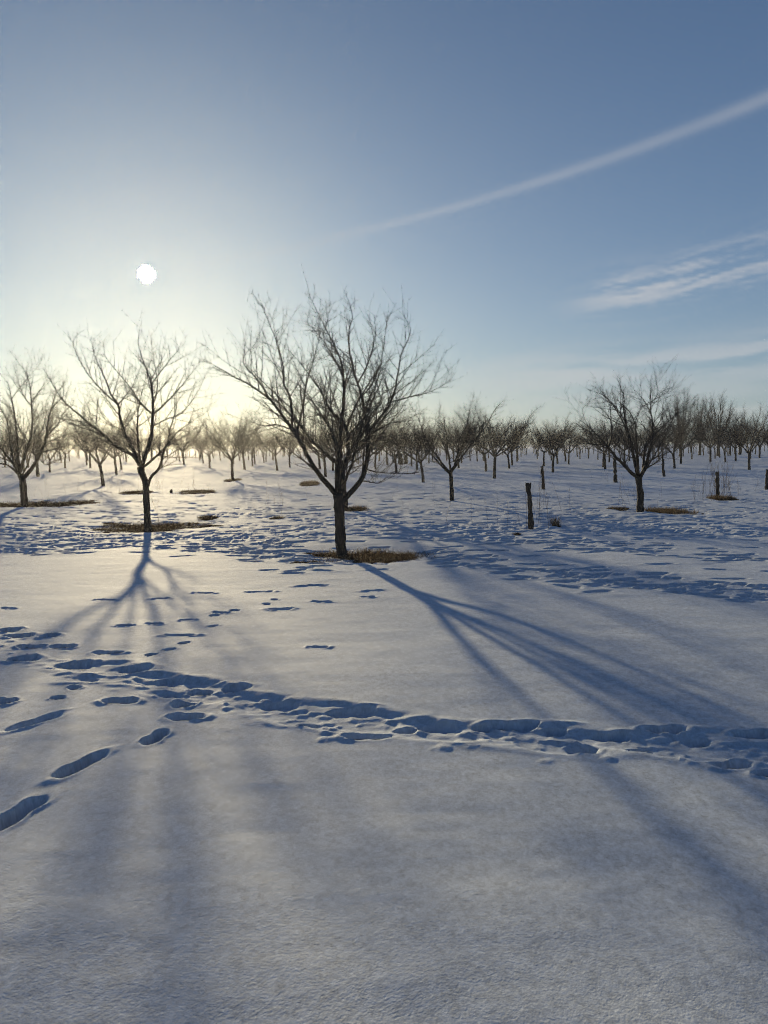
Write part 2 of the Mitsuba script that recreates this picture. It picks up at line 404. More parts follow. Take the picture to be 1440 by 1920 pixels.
def trunk_mesh(pts, r0, r1, rg, sides=12):
    p = smooth_line(pts, 0.05, rg, 0.003)
    n = len(p); u = np.linspace(0, 1, n)
    r = r0 + (r1 - r0) * u + 0.35 * r0 * np.exp(-u / 0.07) + 0.05 * r0 * np.sin(u * 19 + rg.uniform(0, 6)) + 0.15 * r1 * np.clip((u - 0.85) / 0.15, 0, 1)
    v, f = tubes(p[None], r[None], sides)
    w = v.copy()
    w[:, :2] += (meshkit.noise(np.stack([v[:, 0] * 22, v[:, 1] * 22, v[:, 2] * 7], -1), 3)[:, None] - 0.5) * 0.25 * r0 * (v - np.repeat(p, sides, 0))[:, :2] / r0
    top = len(w); w = np.vstack([w, p[-1:] + [0, 0, r1 * 0.4]])
    cap = np.stack([np.arange(sides) + (n - 1) * sides, (np.arange(sides) + 1) % sides + (n - 1) * sides, np.full(sides, top)], 1)
    return w, np.vstack([f, cap])


def add_part(key, mesh, m, smooth=True):
    scene[key] = mikit.ply(mesh, m, smooth=smooth)


def traced_tree(key, base, trunk, limbs, scale, rg, label, group, r_trunk=(0.075, 0.06), dens=1.0, extra=3, shrink=1.0):
    """A tree whose trunk and limbs follow the photograph, set at their own depths. trunk: pixels; limbs: (pixels, depth at its end, radius) or
    (pixels, depth, radius, parent, where on it)."""
    bx, by = ground(*base)
    bz = H(bx, by)

    def at(px, py, dep):
        d = ray(px, py)
        y = by + dep
        p = np.array([0, 0, EYE]) + d * (y / d[1])
        return p

    fx_, fy_ = trunk[-1]
    limbs = [(([(fx_ + (x - fx_) * shrink, fy_ + (y - fy_) * shrink) for x, y in L[0]]),) + tuple(L[1:]) for L in limbs]
    tp = [at(x, y, 0) for x, y in trunk]
    tp[0] = np.array([tp[0][0], by, bz - 0.12])
    add_part(key + '__trunk', trunk_mesh(tp, *r_trunk, rg), BARK)
    lines = []
    for k, L in enumerate(limbs):
        pts, dep, rad = L[0], L[1], L[2]
        start = 0.0
        if len(L) > 3:
            pp, pr = lines[L[3]]
            # start on the parent at the point that shows nearest to the first pixel
            d = np.array([at(pts[0][0], pts[0][1], 0)])
            i = int(np.argmin(np.hypot(pp[:, 0] / pp[:, 1] - d[0, 0] / d[0, 1], (pp[:, 2] - EYE) / pp[:, 1] - (d[0, 2] - EYE) / d[0, 1])))
            start = pp[i, 1] - by
            rad = min(rad, pr[i] * 0.8)
        u = np.concatenate([[0], np.cumsum(np.hypot(*np.diff(np.array(pts, float), axis=0).T))]); u /= u[-1]
        P = [at(x, y, start + (dep - start) * (1 - (1 - t) ** 1.8) if len(L) <= 3 else start + (dep - start) * t) for (x, y), t in zip(pts, u)]
        if len(L) > 3:
            P[0] = pp[i]
        p = smooth_line(P, 0.07, rg, 0.003)
        r = taper_radii(len(p), rad, 0.0028)
        lines.append((p, r))
    # limbs towards and away from the eye, which the photograph shows end on
    top = tp[-1]
    for k in range(extra):
        az = (0.5 if k % 2 else -0.5) * np.pi + rg.normal(0, 0.45)
        L = rg.uniform(1.7, 2.3); el = rg.uniform(0.75, 1.0)
        s = np.linspace(0, 1, 6)[:, None]
        hz, vt = L * np.cos(el), L * np.sin(el)
        P = top - [0, 0, 0.04] + np.hstack([np.cos(az) * hz * s, np.sin(az) * hz * s ** 0.9, vt * s ** 1.15]) + np.hstack([rg.normal(0, 0.04, (6, 2)) * s, 0 * s])
        p = smooth_line(P, 0.06, rg, 0.004)
        lines.append((p, taper_radii(len(p), 0.024, 0.004)))
    n = 0
    for k, (p, r) in enumerate(lines):
        name = key + '__limb' + (f'_{n:03d}' if n else ''); n += 1
        add_part(name, tubes(p[None], r[None], 8), BARK)
        add_part(name + '__twigs', crown([p], [r], rg, dens), TWIG, False)
        labels[name + '__twigs'] = {'kind': 'stuff'}
    labels[key] = {'label': label, 'category': 'tree', 'group': group}
    return lines


def px(x0, y0, s, *pts):
    return [(x0 + a / s, y0 + b / s) for a, b in pts]


C = lambda *p: px(360, 500, 2.88, *p)
L_ = lambda *p: px(120, 600, 5.143, *p)
F_ = lambda *p: px(0, 640, 6.0, *p)
R_ = lambda *p: px(1080, 680, 6.0, *p)
FRONT = 'cherry trees nearest the camera'
tree_no = 0


def next_tree():
    global tree_no
    k = 'cherry_tree' + (f'_{tree_no:03d}' if tree_no else '')
    tree_no += 1
    return k


traced_tree(next_tree(), (640, 1033), C((808, 1535), (800, 1400), (793, 1300), (789, 1225)), [
    (C((782, 1235), (740, 1185), (680, 1115), (620, 1020), (570, 920), (525, 855), (470, 780), (405, 690), (340, 640), (265, 590), (200, 560), (130, 520), (20, 452)), -0.5, 0.045),
    (C((787, 1240), (783, 1100), (790, 980), (805, 860), (820, 700), (820, 560), (800, 450), (760, 360), (700, 240), (650, 140), (620, 75)), -0.95, 0.042),
    (C((795, 1230), (820, 1090), (845, 990), (838, 850), (800, 800), (740, 740), (690, 640), (620, 540), (540, 440), (500, 400)), 1.0, 0.042),
    (C((808, 1278), (870, 1210), (930, 1130), (950, 1060), (960, 950), (955, 850), (940, 750), (920, 650), (890, 560), (855, 420), (850, 300), (870, 200), (835, 75)), 0.9, 0.047),
    (C((975, 870), (1030, 790), (1090, 700), (1125, 580), (1150, 430), (1190, 340), (1205, 280), (1172, 215)), -0.2, 0.03, 3, 0),
    (C((405, 690), (330, 580), (240, 460), (310, 370), (335, 300)), -0.9, 0.02, 0, 0),
    (C((520, 850), (520, 700), (480, 600), (475, 500), (430, 340), (390, 240), (350, 130)), 0.4, 0.02, 0, 0),
    (C((550, 880), (590, 720), (605, 600), (640, 480), (690, 300)), -0.8, 0.018, 0, 0),
    (C((1090, 690), (1200, 672), (1330, 635), (1440, 570)), 0.3, 0.015, 4, 0),
    (C((960, 880), (1010, 860), (1080, 825), (1180, 812)), -0.8, 0.013, 3, 0),
    (C((945, 1095), (1010, 1100), (1080, 1108), (1230, 1112)), -0.5, 0.011, 3, 0),
    (C((920, 1150), (1010, 1165), (1060, 1150), (1095, 1130)), 1.3, 0.010, 3, 0),
    (C((830, 850), (900, 700), (980, 600), (1040, 450), (1060, 300), (1075, 200)), 0.2, 0.022, 2, 0),
    (C((845, 990), (920, 930), (980, 880), (1010, 800), (1000, 650), (1040, 500)), -1.2, 0.02, 2, 0),
    (C((820, 560), (760, 440), (690, 330), (600, 230)), 0.9, 0.014, 1, 0),
    (C((900, 580), (960, 480), (1000, 330), (1000, 200)), 1.2, 0.014, 3, 0),
    (C((540, 860), (430, 830), (350, 835), (270, 800)), 0.2, 0.012, 0, 0),
    (C((790, 980), (740, 850), (640, 690), (560, 600), (470, 560)), 1.1, 0.02, 1, 0)],
    1, np.random.default_rng(101), 'largest bare cherry tree, centre foreground, rising from a patch of brown grass', FRONT, (0.088, 0.072), 0.88, extra=2, shrink=0.94)

traced_tree(next_tree(), (277, 993), [(277, 993), (275, 950), (273, 908), (266, 887), (263, 876)], [
    (L_((720, 1385), (660, 1300), (500, 1215), (400, 1120), (260, 1010), (130, 900), (0, 790), (-65, 710), (-230, 440)), -0.5, 0.036),
    (L_((728, 1400), (690, 1290), (640, 1200), (570, 1060), (535, 930), (515, 800), (440, 690), (400, 570), (320, 400), (270, 270), (240, 140)), 0.5, 0.042),
    (L_((737, 1410), (715, 1200), (710, 1100), (710, 950), (725, 800), (770, 600), (810, 480)), -0.9, 0.03),
    (L_((748, 1415), (800, 1260), (840, 1130), (855, 980), (860, 850), (850, 640), (810, 480), (740, 300), (715, 170), (725, 60)), 0.3, 0.045),
    (L_((755, 1430), (850, 1350), (970, 1240), (1100, 1080), (1200, 1000), (1350, 900), (1440, 840)), -0.6, 0.027),
    ([(278, 912), (285, 894), (298, 880), (305, 861), (310, 842), (316, 829), (322, 798), (330, 775), (334, 752), (332, 724)], 0.9, 0.032),
    (L_((515, 800), (350, 650), (220, 500), (130, 350), (70, 200), (90, 115)), -0.3, 0.02, 1, 0),
    (L_((520, 810), (650, 630), (700, 560), (725, 480)), 1.1, 0.014, 1, 0),
    (L_((868, 910), (1000, 770), (1130, 630), (1250, 480), (1330, 370)), 0.9, 0.02, 3, 0),
    (L_((860, 900), (730, 770), (650, 650), (500, 460), (390, 320), (370, 170)), -0.7, 0.02, 3, 0),
    (L_((845, 600), (900, 520), (1050, 330), (1190, 170)), 0.2, 0.014, 3, 0),
    (L_((875, 820), (910, 600), (880, 400), (840, 130)), -0.8, 0.014, 3, 0),
    (L_((860, 1000), (1000, 940), (1150, 880), (1300, 680), (1380, 520)), -0.2, 0.016, 3, 0),
    (L_((430, 1150), (270, 1020), (120, 1000), (0, 960)), 0.4, 0.011, 0, 0),
    (L_((570, 1060), (400, 960), (330, 830), (300, 700)), 0.9, 0.013, 1, 0),
    ([(305, 861), (330, 845), (352, 832), (375, 812)], 0.1, 0.011, 5, 0)],
    1, np.random.default_rng(102), 'slim bare cherry tree under the sun with a low side fork on its trunk', FRONT, (0.07, 0.055), 0.75, extra=0, shrink=0.97)

traced_tree(next_tree(), (45, 948), F_((275, 1850), (266, 1700), (252, 1560), (240, 1500)), [
    (F_((238, 1525), (150, 1440), (70, 1385), (0, 1370), (-120, 1300)), -0.8, 0.045),
    (F_((228, 1500), (150, 1380), (60, 1270), (0, 1190), (-150, 1050), (-250, 800)), 0.4, 0.05),
    (F_((222, 1480), (140, 1300), (115, 1150), (90, 950), (60, 850), (0, 740), (-80, 600)), 1.2, 0.045),
    (F_((218, 1460), (195, 1250), (185, 1050), (165, 850), (130, 650), (90, 480), (0, 370)), -0.3, 0.055),
    (F_((228, 1470), (280, 1280), (340, 1100), (365, 900), (355, 750), (345, 560), (300, 380), (200, 230), (100, 100)), 0.8, 0.05),
    (F_((265, 1535), (350, 1440), (430, 1310), (510, 1120), (540, 900), (580, 750), (620, 620), (700, 500), (760, 380)), -0.6, 0.06),
    (F_((130, 640), (240, 500), (400, 310), (450, 250), (490, 140)), -0.5, 0.02, 3, 0),
    (F_((362, 690), (440, 560), (540, 420)), 0.3, 0.02, 4, 0),
    (F_((352, 720), (290, 650), (230, 520), (150, 270)), 1.4, 0.02, 4, 0),
    (F_((525, 1070), (640, 950), (720, 800), (860, 680)), 0.6, 0.03, 5, 0),
    (F_((480, 1250), (600, 1215), (700, 1190), (860, 1140)), -1.1, 0.018, 5, 0),
    (F_((510, 1150), (600, 1110), (700, 1070), (830, 1035)), 0.2, 0.018, 5, 0),
    (F_((440, 1310), (520, 1390), (600, 1350), (760, 1300)), -1.3, 0.015, 5, 0),
    (F_((580, 750), (690, 640), (720, 560), (710, 400)), -0.8, 0.016, 5, 0)],
    1, np.random.default_rng(103), 'leftmost cherry tree, wide and many-limbed, cut by the left edge of the view', FRONT, (0.105, 0.085), 0.75, extra=2)

traced_tree(next_tree(), (1199, 958), R_((718, 1670), (724, 1520), (712, 1390), (704, 1280)), [
    (R_((698, 1300), (600, 1220), (500, 1110), (430, 1050), (370, 960), (250, 830), (100, 680), (0, 610)), -0.3, 0.05),
    (R_((700, 1285), (660, 1120), (630, 960), (600, 840), (570, 720), (530, 500), (530, 330), (490, 230), (450, 100)), 0.6, 0.05),
    (R_((702, 1270), (690, 1050), (680, 850), (670, 700), (600, 520), (400, 330)), -0.9, 0.04),
    (R_((718, 1300), (790, 1150), (830, 1000), (870, 830), (870, 650), (850, 500), (850, 300), (860, 180)), 0.2, 0.05),
    (R_((740, 1240), (760, 1120), (770, 1000), (800, 880), (860, 760), (980, 600), (1080, 420)), 1.2, 0.03, 3, 0),
    (R_((355, 930), (390, 760), (365, 600), (270, 480), (190, 360)), 0.6, 0.022, 0, 0),
    (R_((100, 690), (60, 580), (40, 480), (150, 380)), 0.2, 0.014, 0, 0),
    (R_((350, 940), (270, 900), (160, 900), (0, 840)), -1.1, 0.016, 0, 0),
    (R_((590, 800), (480, 560), (330, 350), (220, 290), (100, 250)), -0.6, 0.022, 1, 0),
    (R_((600, 700), (690, 560), (750, 460), (850, 390), (1000, 310), (1210, 200)), -0.4, 0.022, 2, 0),
    (R_((870, 800), (1000, 680), (1150, 550), (1330, 440)), 0.9, 0.026, 3, 0),
    (R_((855, 430), (930, 300), (920, 140), (980, 25)), -0.2, 0.016, 3, 0),
    (R_((820, 1100), (900, 1060), (980, 970), (1100, 830)), -0.9, 0.016, 3, 0),
    (R_((850, 950), (950, 800), (1050, 700), (1130, 560)), 1.3, 0.02, 3, 0),
    (R_((560, 640), (450, 480), (380, 400), (240, 290)), 1.3, 0.018, 1, 0),
    (R_((700, 1100), (780, 1110), (900, 1120), (1000, 1040)), -1.0, 0.012, 3, 0),
    (R_((860, 560), (800, 430), (700, 300), (600, 200)), 1.0, 0.016, 3, 0)],
    1, np.random.default_rng(104), 'broad bare cherry tree right of the dark posts, with one long low limb reaching left', FRONT, (0.085, 0.07), 0.85, extra=2, shrink=0.95)


# ---- the other trees: copies of a few bare cherry trees
def cherry_proto(seed, height=3.7, spread=1.75, fork=0.95, n=5, dens=0.8, lean=0.03, fine=True, leader=True):
    rg = np.random.default_rng(seed)
    top = np.array([-lean * fork + rg.normal(0, 0.02), rg.normal(0, 0.03), fork])
    tr = trunk_mesh([[0.03, 0, -0.15], [0.02, 0, fork * 0.45], top], 0.075, 0.06, rg, 9)
    lines = []
    a0 = rg.uniform(0, 6.28)
    for k in range(n):
        az = a0 + 2 * np.pi * k / n + rg.normal(0, 0.25)
        R = spread * rg.uniform(0.75, 1.08); Z = (height - fork) * rg.uniform(0.72, 1.0)
        if leader and k == n - 1:
            R *= 0.4; Z = (height - fork) * 0.95
        s = np.linspace(0, 1, 7)[:, None]
        e = rg.uniform(0.95, 1.25)
        P = top - [0, 0, rg.uniform(0.02, 0.15)] + np.hstack([np.cos(az) * R * s ** 0.95, np.sin(az) * R * s ** 0.95, Z * s ** e]) + np.hstack([rg.normal(0, 0.06, (7, 2)) * s, 0 * s])
        p = smooth_line(P, 0.09, rg, 0.006)
        lines.append((p, taper_radii(len(p), rg.uniform(0.032, 0.042), 0.004)))
        for t in rg.uniform(0.25, 0.55, 2):           # the limb forks
            i = int(t * len(p)); o = p[i]
            az2 = az + rg.choice([-1, 1]) * rg.uniform(0.4, 1.0)
            Lr = rg.uniform(0.9, 1.5) * (1.15 - t)
            P2 = o + np.hstack([np.cos(az2) * Lr * 0.62 * s, np.sin(az2) * Lr * 0.62 * s, Lr * rg.uniform(0.7, 1.0) * s ** 1.15])
            p2 = smooth_line(P2, 0.1, rg, 0.006)
            lines.append((p2, taper_radii(len(p2), lines[-1][1][0] * 0.5, 0.0035)))
    return tr, lines, rg


def shape_entries(seed, dens, parts=True, **k):
    tr, lines, rg = cherry_proto(seed, dens=dens, **k)
    g = {'type': 'shapegroup', 'trunk': mikit.ply(tr, BARK, smooth=True)}
    n = 0
    if parts:
        mains = [i for i in range(0, len(lines), 3)]
        for i in mains:
            g['limb' + (f'_{n:03d}' if n else '')] = mikit.ply(join([tubes(p[None], r[None], 6) for p, r in lines[i:i + 3]]), BARK, smooth=True); n += 1
        g['twigs'] = mikit.ply(crown([p for p, _ in lines], [r for _, r in lines], rg, dens), TWIG)
    else:
        g['crown'] = mikit.ply(join([tubes(p[None, ::2], r[None, ::2], 4) for p, r in lines] + [far_crown([p for p, _ in lines], [r for _, r in lines], rg, dens)]), TWIG)
    return g


def far_crown(limbs, radii, rg, dens):
    C1, R1 = sprout(limbs, radii, 0.15 / dens, rg, (0.45, 1.15), 0.012, 3, 0.15, t0=0.15, taper=0.4, kink=0.03)
    C2, R2 = sprout(list(C1) + list(limbs), list(R1) + list(radii), 0.12 / dens, rg, (0.15, 0.6), 0.0085, 2, 0.15, t0=0.15, taper=0.3)
    return join([tubes(C1, R1, 3), tubes(C2, R2, 3)])


N_MID, N_FAR = 8, 6
for k in range(N_MID):
    r_ = np.random.default_rng(900 + k)
    scene[f'cherry_shape_{k}'] = shape_entries(200 + k, 0.8, True, height=r_.uniform(3.4, 3.9), spread=r_.uniform(1.75, 2.15), fork=r_.uniform(0.9, 1.15), n=int(r_.integers(5, 8)), leader=False)
for k in range(N_FAR):
    r_ = np.random.default_rng(950 + k)
    scene[f'far_shape_{k}'] = shape_entries(300 + k, 0.58, False, height=r_.uniform(3.5, 4.0), spread=r_.uniform(1.6, 2.0), fork=r_.uniform(0.95, 1.15), n=5)


def put_tree(shape, x, y, scale, rot, label, group, key=None, lean=0.0, sz=1.0):
    key = key or next_tree()
    z = H(x, y)
    scene[key] = {'type': 'instance', 'to_world': T().translate([float(x), float(y), z]).rotate([0, 1, 0], math.degrees(lean)).rotate([0, 0, 1], float(rot)).scale([float(scale), float(scale), float(scale * sz)]),
                  'shapegroup': {'type': 'ref', 'id': shape}}
    if label:
        labels[key] = {'label': label, 'category': 'tree', 'group': group}
        if shape.startswith('cherry'):
            labels[key + '__twigs'] = {'kind': 'stuff'}
    return key


rg = np.random.default_rng(77)
MID = 'bare cherry trees in the middle rows'
known = []
# base in the photograph, top in the photograph, label
spots = [((645, 951), 655, 'bare cherry tree standing just behind the big centre tree, trunk hidden by it'),
         ((849, 937), 722, 'bare cherry tree with a bent slender trunk, first one right of the big centre tree'),
         ((927, 896), 745, 'bare cherry tree left of the tall dark post, with a straight trunk and vase-shaped crown'),
         ((793, 906), 770, 'small cherry tree between the big centre tree and the bent slender one'),
         ((437, 900), 752, 'low spreading cherry tree in the gap between the slim tree and the big centre tree'),
         ((192, 910), 745, 'small upright cherry tree just left of the slim tree under the sun'),
         ((72, 894), 735, 'grey cherry tree seen behind the right limb of the leftmost tree'),
         ((1037, 886), 772, 'round-topped cherry tree behind the two left posts, leaning trunk'),
         ((1045, 869), 775, 'cherry tree close behind and right of the leaning round-topped one'),
         ((961, 873), 778, 'cherry tree half hidden right of the vase-shaped tree'),
         ((1134, 879), 768, 'cherry tree seen through the long low limb of the broad right tree'),
         ((1277, 870), 768, 'low forked cherry tree just right of the broad right tree'),
         ((1332, 866), 765, 'Y-shaped cherry tree standing before the tall round trees'),
         ((1404, 880), 757, 'cherry tree near the right edge with a straight trunk and round crown'),
         ((1425, 858), 775, 'cherry tree at the right edge behind the straight round-crowned one'),
         ((458, 881), 768, 'cherry tree close behind the low spreading one at left'),
         ((170, 878), 775, 'thin grey cherry tree behind the small upright one at left'),
         ((345, 872), 768, 'hazy cherry tree right of the slim tree under the sun'),
         ((599, 880), 765, 'cherry tree behind the left limb of the big centre tree'),
         ((610, 894), 760, 'cherry tree whose trunk shows just left of the big centre trunk'),
         ((744, 886), 770, 'cherry tree behind the low right branches of the big centre tree'),
         ((726, 873), 775, 'cherry tree a little behind and left of the tree at the low right branches'),
         ((865, 869), 780, 'cherry tree behind the bent slender tree, trunk beside its crown'),
         ((907, 863), 782, 'distant cherry tree left of the vase-shaped one'),
         ((1380, 864), 775, 'cherry tree between the Y-shaped one and the straight round-crowned one'),
         ((1370, 854), 782, 'farther cherry tree behind the Y-shaped tree, to its right'),
         ((1235, 860), 780, 'cherry tree behind the right side of the broad right tree'),
         ((377, 862), 778, 'hazy distant cherry tree left of the low spreading one'),
         ((236, 866), 775, 'hazy cherry tree behind the trunk fork of the slim tree')]
mrot = [10, 200, 80, 310, 150, 20, 260, 100, 45, 170, 0, 220, 70, 300, 140, 30, 240, 110, 330, 60, 190, 280, 15, 95, 210, 130, 350, 250, 40]
for k, ((bx, by), top, lab) in enumerate(spots):
    x, y = ground(bx, by)
    d1 = ray(bx, top)
    ht = EYE + d1[2] / d1[1] * y
    known.append((x, y))
    s = float(np.clip(ht / 3.7, 0.85, 1.32))
    put_tree(f'cherry_shape_{k % N_MID}', x, y, s, mrot[k], lab, MID, lean=rg.normal(-0.045, 0.02))

# rows beyond
e1, e2 = np.array([3.5, -3.1]), np.array([2.9, 4.3])
far_pts = []
for i in range(-60, 60):
    for j in range(-60, 60):
        p = np.array([-0.67, 11.4]) + e1 * i + e2 * j + rg.normal(0, 0.35, 2)
        if 44 < p[1] < 165 and -0.56 * p[1] - 2 < p[0] < 0.535 * p[1] + 1.5 and rg.random() < 0.74:
            if all(np.hypot(p[0] - a, p[1] - b) > 2.9 for a, b in known):
                far_pts.append(p)
far_pts.sort(key=lambda p: p[1])
SECT = [(-60, 'far left, behind the leftmost tree'), (-19.5, 'behind the slim tree under the sun'), (-13.5, 'left of the big centre tree'), (-5.5, 'behind the big centre tree'),
        (4.5, 'behind the bent slender and vase-shaped trees'), (11.5, 'behind the two left posts'), (17, 'behind the broad right tree'), (22.5, 'far right, below the tall round trees')]


def far_label(x, y):
    a = math.degrees(math.atan2(x, y))
    s = [t for lim, t in SECT if a >= lim][-1]
    row = 'nearer' if y < 58 else 'hazy' if y < 80 else 'faintest'
    return f'bare cherry tree among the {row} back rows, {s}', f'cherry trees in the {row} back rows, {s}'


BUDGET = 300 - tree_no
in_view = 0
rest = 0
for p in far_pts:
    s, rot, ln = rg.uniform(0.92, 1.1), rg.uniform(0, 360), rg.normal(-0.04, 0.02)
    if in_view < BUDGET:
        if p[1] < 60:
            put_tree(f'cherry_shape_{rg.integers(N_MID)}', p[0], p[1], s, rot, *far_label(*p), lean=ln)
        else:
            put_tree(f'far_shape_{rg.integers(N_FAR)}', p[0], p[1], s, rot, *far_label(*p), lean=ln)
        in_view += 1
    else:
        rest += 1
        put_tree(f'far_shape_{rg.integers(N_FAR)}', p[0], p[1], s, rot, None, None, key=f'distant_orchard__{rest:03d}', lean=ln)
labels['distant_orchard'] = {'label': 'grey mass of the farthest orchard rows along the horizon', 'category': 'trees', 'kind': 'stuff'}
ORD = ['first', 'second', 'third', 'fourth', 'fifth', 'sixth', 'seventh', 'eighth', 'ninth']
groups = {}
for k_, l_ in labels.items():
    if l_.get('group', '').startswith('cherry trees in the'):
        groups.setdefault(l_['group'], []).append(k_)
for g_, ks in groups.items():                      # where they are few, each is told by its place in its row
    if len(ks) > 9:
        continue
    _, row_, where_ = g_.replace(' back rows, ', '|').replace('cherry trees in the ', 'x|').split('|')
    ks.sort(key=lambda k: (lambda m: m[0, 3] / m[1, 3])(np.array(scene[k]['to_world'].matrix)))
    for i_, k_ in enumerate(ks):
        labels[k_]['label'] = f'{ORD[i_]} from left of the {row_} back-row cherry trees, {where_}'
print('trees', tree_no, 'rest', rest)


# ------------------------------------------------------------------ tall trees beyond the orchard
def tall_tree(key, bx, top, by, width, seed, label):
    rg = np.random.default_rng(seed)
    d = ray(bx, 840); x, y = d[0] / d[1] * by, by
    ht = EYE + ray(bx, top)[2] / ray(bx, top)[1] * by
    fork = 0.2 * ht
    tr = trunk_mesh([[x, y, -0.3], [x + 0.05, y, fork * 0.6], [x, y, fork]], 0.2, 0.17, rg, 10)
    lines = []
    R = width / 2
    for k in range(14):
        az = 2.4 * k + rg.normal(0, 0.3); ro = math.sqrt((k + 0.4) / 14)
        Z = (ht - fork) * math.sqrt(max(1 - 0.7 * ro ** 2, 0.1)) * rg.uniform(0.9, 0.97)
        s = np.linspace(0, 1, 7)[:, None]
        P = np.array([x, y, fork - 0.3]) + np.hstack([np.cos(az) * R * ro * 0.86 * s ** 0.9, np.sin(az) * R * ro * 0.86 * s ** 0.9, Z * s ** 1.1]) + np.hstack([rg.normal(0, 0.1, (7, 2)) * s, 0 * s])
        p = smooth_line(P, 0.3, rg, 0.012)
        lines.append((p, taper_radii(len(p), 0.075, 0.014)))
    Ls, Rs = [p for p, _ in lines], [r for _, r in lines]
    C1, R1 = sprout(Ls, Rs, 0.19, rg, (0.8, 1.8), 0.02, 4, 0.3, ang=(0.4, 0.9), t0=0.12, taper=0.55, min_r=0.006)
    C2, R2 = sprout(list(C1), list(R1), 0.19, rg, (0.35, 0.9), 0.010, 2, 0.2, ang=(0.4, 1.0), t0=0.15, taper=0.4, min_r=0.005)
    C3, R3 = sprout(list(C2), list(R2), 0.25, rg, (0.15, 0.45), 0.007, 2, 0.2, ang=(0.3, 0.9), t0=0.2, taper=0.3, min_r=0.0045)
    add_part(key + '__trunk', tr, BARK)
    for n, (p, r) in enumerate(lines):
        add_part(key + '__limb' + (f'_{n:03d}' if n else ''), tubes(p[None], r[None], 6), BARK)
    add_part(key + '__twigs', join([tubes(C1, R1, 3), tubes(C2, R2, 3), tubes(C3, R3, 3)]), TWIG, False)
    labels[key + '__twigs'] = {'kind': 'stuff'}
    labels[key] = {'label': label, 'category': 'tree', 'group': 'tall round trees beyond the orchard'}


tall_tree('tall_tree', 1276, 722, 98, 5.6, 41, 'tall round-crowned bare tree beyond the orchard, left one of the tall trees')
tall_tree('tall_tree_001', 1312, 731, 104, 4.6, 42, 'tall narrow bare tree beyond the orchard, middle one of the tall trees')
tall_tree('tall_tree_002', 1346, 730, 98, 6.0, 43, 'tall dome-crowned bare tree beyond the orchard, right one of the tall trees')
tall_tree('tall_tree_003', 1387, 768, 104, 4.6, 44, 'lower bare tree beyond the orchard, right of the tall dome-crowned one')

# ------------------------------------------------------------------ posts and stumps
def post(key, base, top, w, label, cat='post', bend=0.0, knob=0.0, seed=0):
    rg = np.random.default_rng(seed)
    x, y = ground(*base)
    z = H(x, y)
    d = ray(*top)
    p1 = np.array([0, 0, EYE]) + d * (y / d[1])
    r = w * y / FX / 2
    u = np.linspace(0, 1, 15)[:, None]
    P = np.array([x, y, z - 0.15]) * (1 - u) + p1 * u + np.hstack([bend * np.sin(u * np.pi), 0 * u, 0 * u]) + np.hstack([rg.normal(0, 0.08 * r, (15, 2)), np.zeros((15, 1))])
    R = r * (1 + 0.12 * rg.normal(0, 1, 15) * (u[:, 0] > 0.1) - 0.15 * u[:, 0] + knob * np.exp(-((u[:, 0] - 0.95) / 0.07) ** 2))
    P, R = smooth_line(np.hstack([P, R[:, None]]), 0.03, rg)[:, :3], smooth_line(np.hstack([P, R[:, None]]), 0.03, rg)[:, 3]
    sides = 10
    v, f = tubes(P[None], R[None], sides)
    n = len(P)
    c = np.repeat(P, sides, 0)
    v = c + (v - c) * (0.82 + 0.36 * meshkit.noise(np.stack([v[:, 0] * 45, v[:, 1] * 45, v[:, 2] * 12], -1), seed)[:, None])
    v[-sides:, 2] += rg.uniform(-0.9, 0.9, sides) * r                      # a broken top
    v = np.vstack([v, P[-1:] - [0, 0, 0.6 * r]])
    cap = np.stack([np.arange(sides) + (n - 1) * sides, (np.arange(sides) + 1) % sides + (n - 1) * sides, np.full(sides, len(v) - 1)], 1)
    add_part(key, (v, np.vstack([f, cap])), 'old_wood', 30)
    labels[key] = {'label': label, 'category': cat}
    if cat == 'post':
        labels[key]['group'] = 'old posts standing in the snow'


post('wooden_post', (996, 987), (990, 907), 10, 'thickest dark weathered post, nearest one, leaning left with a knobbed top', bend=0.015, knob=0.35, seed=1)
post('wooden_post_001', (1019, 919), (1016, 874), 6, 'thin dark post just behind and right of the thickest post', bend=0.01, seed=2)
post('wooden_post_002', (1155, 905), (1152, 858), 7, 'straight dark post left of the trunk of the broad right tree', seed=3)
post('wooden_post_003', (1247, 895), (1243, 862), 5, 'short bent dark post right of the trunk of the broad right tree', bend=-0.03, seed=4)
post('wooden_post_004', (1346, 936), (1345, 885), 8, 'dark post wrapped in tall dry weeds near the right edge', seed=5)
post('wooden_post_005', (1438, 918), (1440, 881), 8, 'dark post cut by the right edge of the view', seed=6)
post('tree_stump', (752, 872), (751, 850), 10, 'blackish broken stump behind the low right branches of the big centre tree', 'stump', seed=7)
post('tree_stump_001', (761, 871), (762, 853), 7, 'slimmer broken stump touching the right of the blackish one', 'stump', seed=8)
post('tree_stump_002', (321, 925), (321, 918), 6, 'tiny dark stub in the snow right of the slim tree under the sun', 'stump', seed=9)

